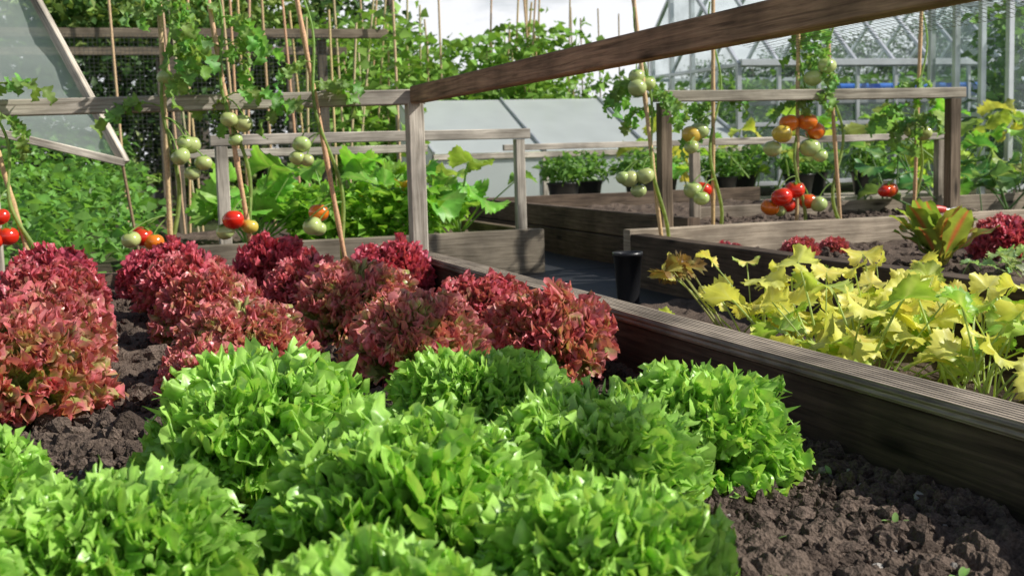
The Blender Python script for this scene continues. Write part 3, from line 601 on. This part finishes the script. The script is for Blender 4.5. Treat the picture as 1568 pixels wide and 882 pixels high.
for j in range(30): blob(mb,(rng.uniform(4.3,14),rng.uniform(15,17),rng.uniform(.0,.6)),(.9,.6,.45),700,.11,(.10,.19,.05))
mb.obj("shrub_row",M_hedge)
# ------------------------------------------------------------------ greenhouses
def greenhouse(x0,x1,y0,y1,eave,ridge,nx,ny):
    e=empty("greenhouse"); fr=MB(); gl=MB(); w=.035; ym=(y0+y1)/2; xs=np.linspace(x0,x1,nx); ys=np.linspace(y0,y1,ny)
    for y in (y0,y1):
        for x in xs: beam(fr,(x,y,-.14),(x,y,eave),w,w)
        for z in (.0,.55,eave): beam(fr,(x0,y+.003,z),(x1,y+.003,z),w*.9,w*1.1)
    for x in xs:
        beam(fr,(x,y0-.02,eave),(x,ym,ridge),w,w); beam(fr,(x,y1+.02,eave),(x,ym,ridge),w,w)
    beam(fr,(x0,ym,ridge+.01),(x1,ym,ridge+.01),.05,.05); beam(fr,(x0,y0-.04,eave+.02),(x1,y0-.04,eave+.02),.07,.06)
    for x in (x0,x1):
        for y in ys:
            zt=eave+(ridge-eave)*(1-abs(y-ym)/(ym-y0)); beam(fr,(x+.002,y,-.14),(x+.002,y,zt),w*1.3,w*1.3)
        for z in (.55,eave): beam(fr,(x-.002,y0,z),(x-.002,y1,z),w,w)
    q=[[0,1,2,3]]
    gl.add([(x0,y0,0),(x1,y0,0),(x1,y0,eave),(x0,y0,eave)],q,G); gl.add([(x0,y1,0),(x1,y1,0),(x1,y1,eave),(x0,y1,eave)],q,G)
    gl.add([(x0,y0,eave+.01),(x1,y0,eave+.01),(x1,ym,ridge),(x0,ym,ridge)],q,G); gl.add([(x0,y1,eave+.01),(x1,y1,eave+.01),(x1,ym,ridge),(x0,ym,ridge)],q,G)
    for x in (x0,x1): gl.add([(x,y0,0),(x,y1,0),(x,y1,eave),(x,ym,ridge),(x,y0,eave)],[[0,1,2,3,4]],G)
    fr.obj("aluminium_frame",M_alu,False,e); gl.obj("glazing",M_glass,False,e)
    pl=MB(); n=4200; P=np.stack([rng.uniform(x0+.2,x1-.2,n),rng.uniform(y0+.3,y1-.2,n),rng.uniform(0,eave*.95,n)],1); scatter(pl,P,rng.uniform(.08,.15,n),(.16,.30,.05),.6); pl.obj("plants_inside",M_hedge,True,e)
    bx=MB(); 
    for k in range(4):
        xx=x0+1.2+k*.45; box(bx,xx,xx+.32,y0+.15,y0+.4,.80,.93,(.03,.18,.7),.02)
    box(bx,x0+.4,x1-.4,y0+.1,y0+.5,.74,.78,(.3,.3,.3)); bx.obj("crates_on_bench",M_crate,False,e)
greenhouse(5.75,9.6,10.3,12.6,1.1,2.1,10,6)
greenhouse(6.5,9.6,7.6,8.5,1.45,2.0,7,4)
# ------------------------------------------------------------------ light, sky, camera
sd=Vector((.80,-.42,.72)).normalized(); el=math.asin(sd.z); azs=math.atan2(sd.x,sd.y)
sl=bpy.data.lights.new("sun","SUN"); sl.energy=5.0; sl.angle=math.radians(.5); sl.color=(1,.965,.90); so=bpy.data.objects.new("sun",sl); COL.objects.link(so); so.rotation_euler=sd.to_track_quat('Z','Y').to_euler()
w=bpy.data.worlds.new("World"); scn.world=w; w.use_nodes=True; nt=w.node_tree; nt.nodes.clear(); L=nt.links.new
sky=N(nt,"ShaderNodeTexSky",sky_type='NISHITA'); sky.sun_disc=False; sky.sun_elevation=el; sky.sun_rotation=azs
tc=N(nt,"ShaderNodeTexCoord"); mp=N(nt,"ShaderNodeMapping"); mp.inputs["Scale"].default_value=(1,1,3.2); L(tc.outputs["Generated"],mp.inputs[0])
no=N(nt,"ShaderNodeTexNoise"); no.inputs["Scale"].default_value=4; no.inputs["Detail"].default_value=8; no.inputs["Roughness"].default_value=.55; L(mp.outputs[0],no.inputs["Vector"])
cr=N(nt,"ShaderNodeMapRange"); cr.inputs["From Min"].default_value=.34; cr.inputs["From Max"].default_value=.50; L(no.outputs["Fac"],cr.inputs["Value"])
sx=N(nt,"ShaderNodeSeparateXYZ"); L(tc.outputs["Generated"],sx.inputs[0])
fe=N(nt,"ShaderNodeMapRange"); fe.inputs["From Min"].default_value=.14; fe.inputs["From Max"].default_value=.34; fe.inputs["To Min"].default_value=1; fe.inputs["To Max"].default_value=.05; L(sx.outputs["Z"],fe.inputs["Value"])
cm=N(nt,"ShaderNodeMath",operation="MULTIPLY"); L(cr.outputs[0],cm.inputs[0]); L(fe.outputs[0],cm.inputs[1])
mx=N(nt,"ShaderNodeMix",data_type='RGBA'); L(cm.outputs[0],mx.inputs[0]); L(sky.outputs[0],mx.inputs[6]); mx.inputs[7].default_value=(13.6,13.8,14.2,1)
bg=N(nt,"ShaderNodeBackground"); bg.inputs[1].default_value=.073; L(mx.outputs[2],bg.inputs[0]); wo=N(nt,"ShaderNodeOutputWorld"); L(bg.outputs[0],wo.inputs[0])
cd=bpy.data.cameras.new("camera"); cd.sensor_width=36; cd.lens=1900/1568*36; cd.clip_end=1500; cd.clip_start=.02
cd.dof.use_dof=True; cd.dof.focus_distance=1.9; cd.dof.aperture_fstop=12
co=bpy.data.objects.new("camera",cd); COL.objects.link(co); scn.camera=co
p=math.atan(210/1900)
co.matrix_world=Matrix.Translation((0,0,.375))@Matrix.Rotation(-math.radians(18.7),4,'Z')@Matrix.Rotation(pi/2-p,4,'X')@Matrix.Rotation(-.028,4,'Z')
scn.view_settings.view_transform='Standard'; scn.view_settings.look='None'; scn.view_settings.exposure=0
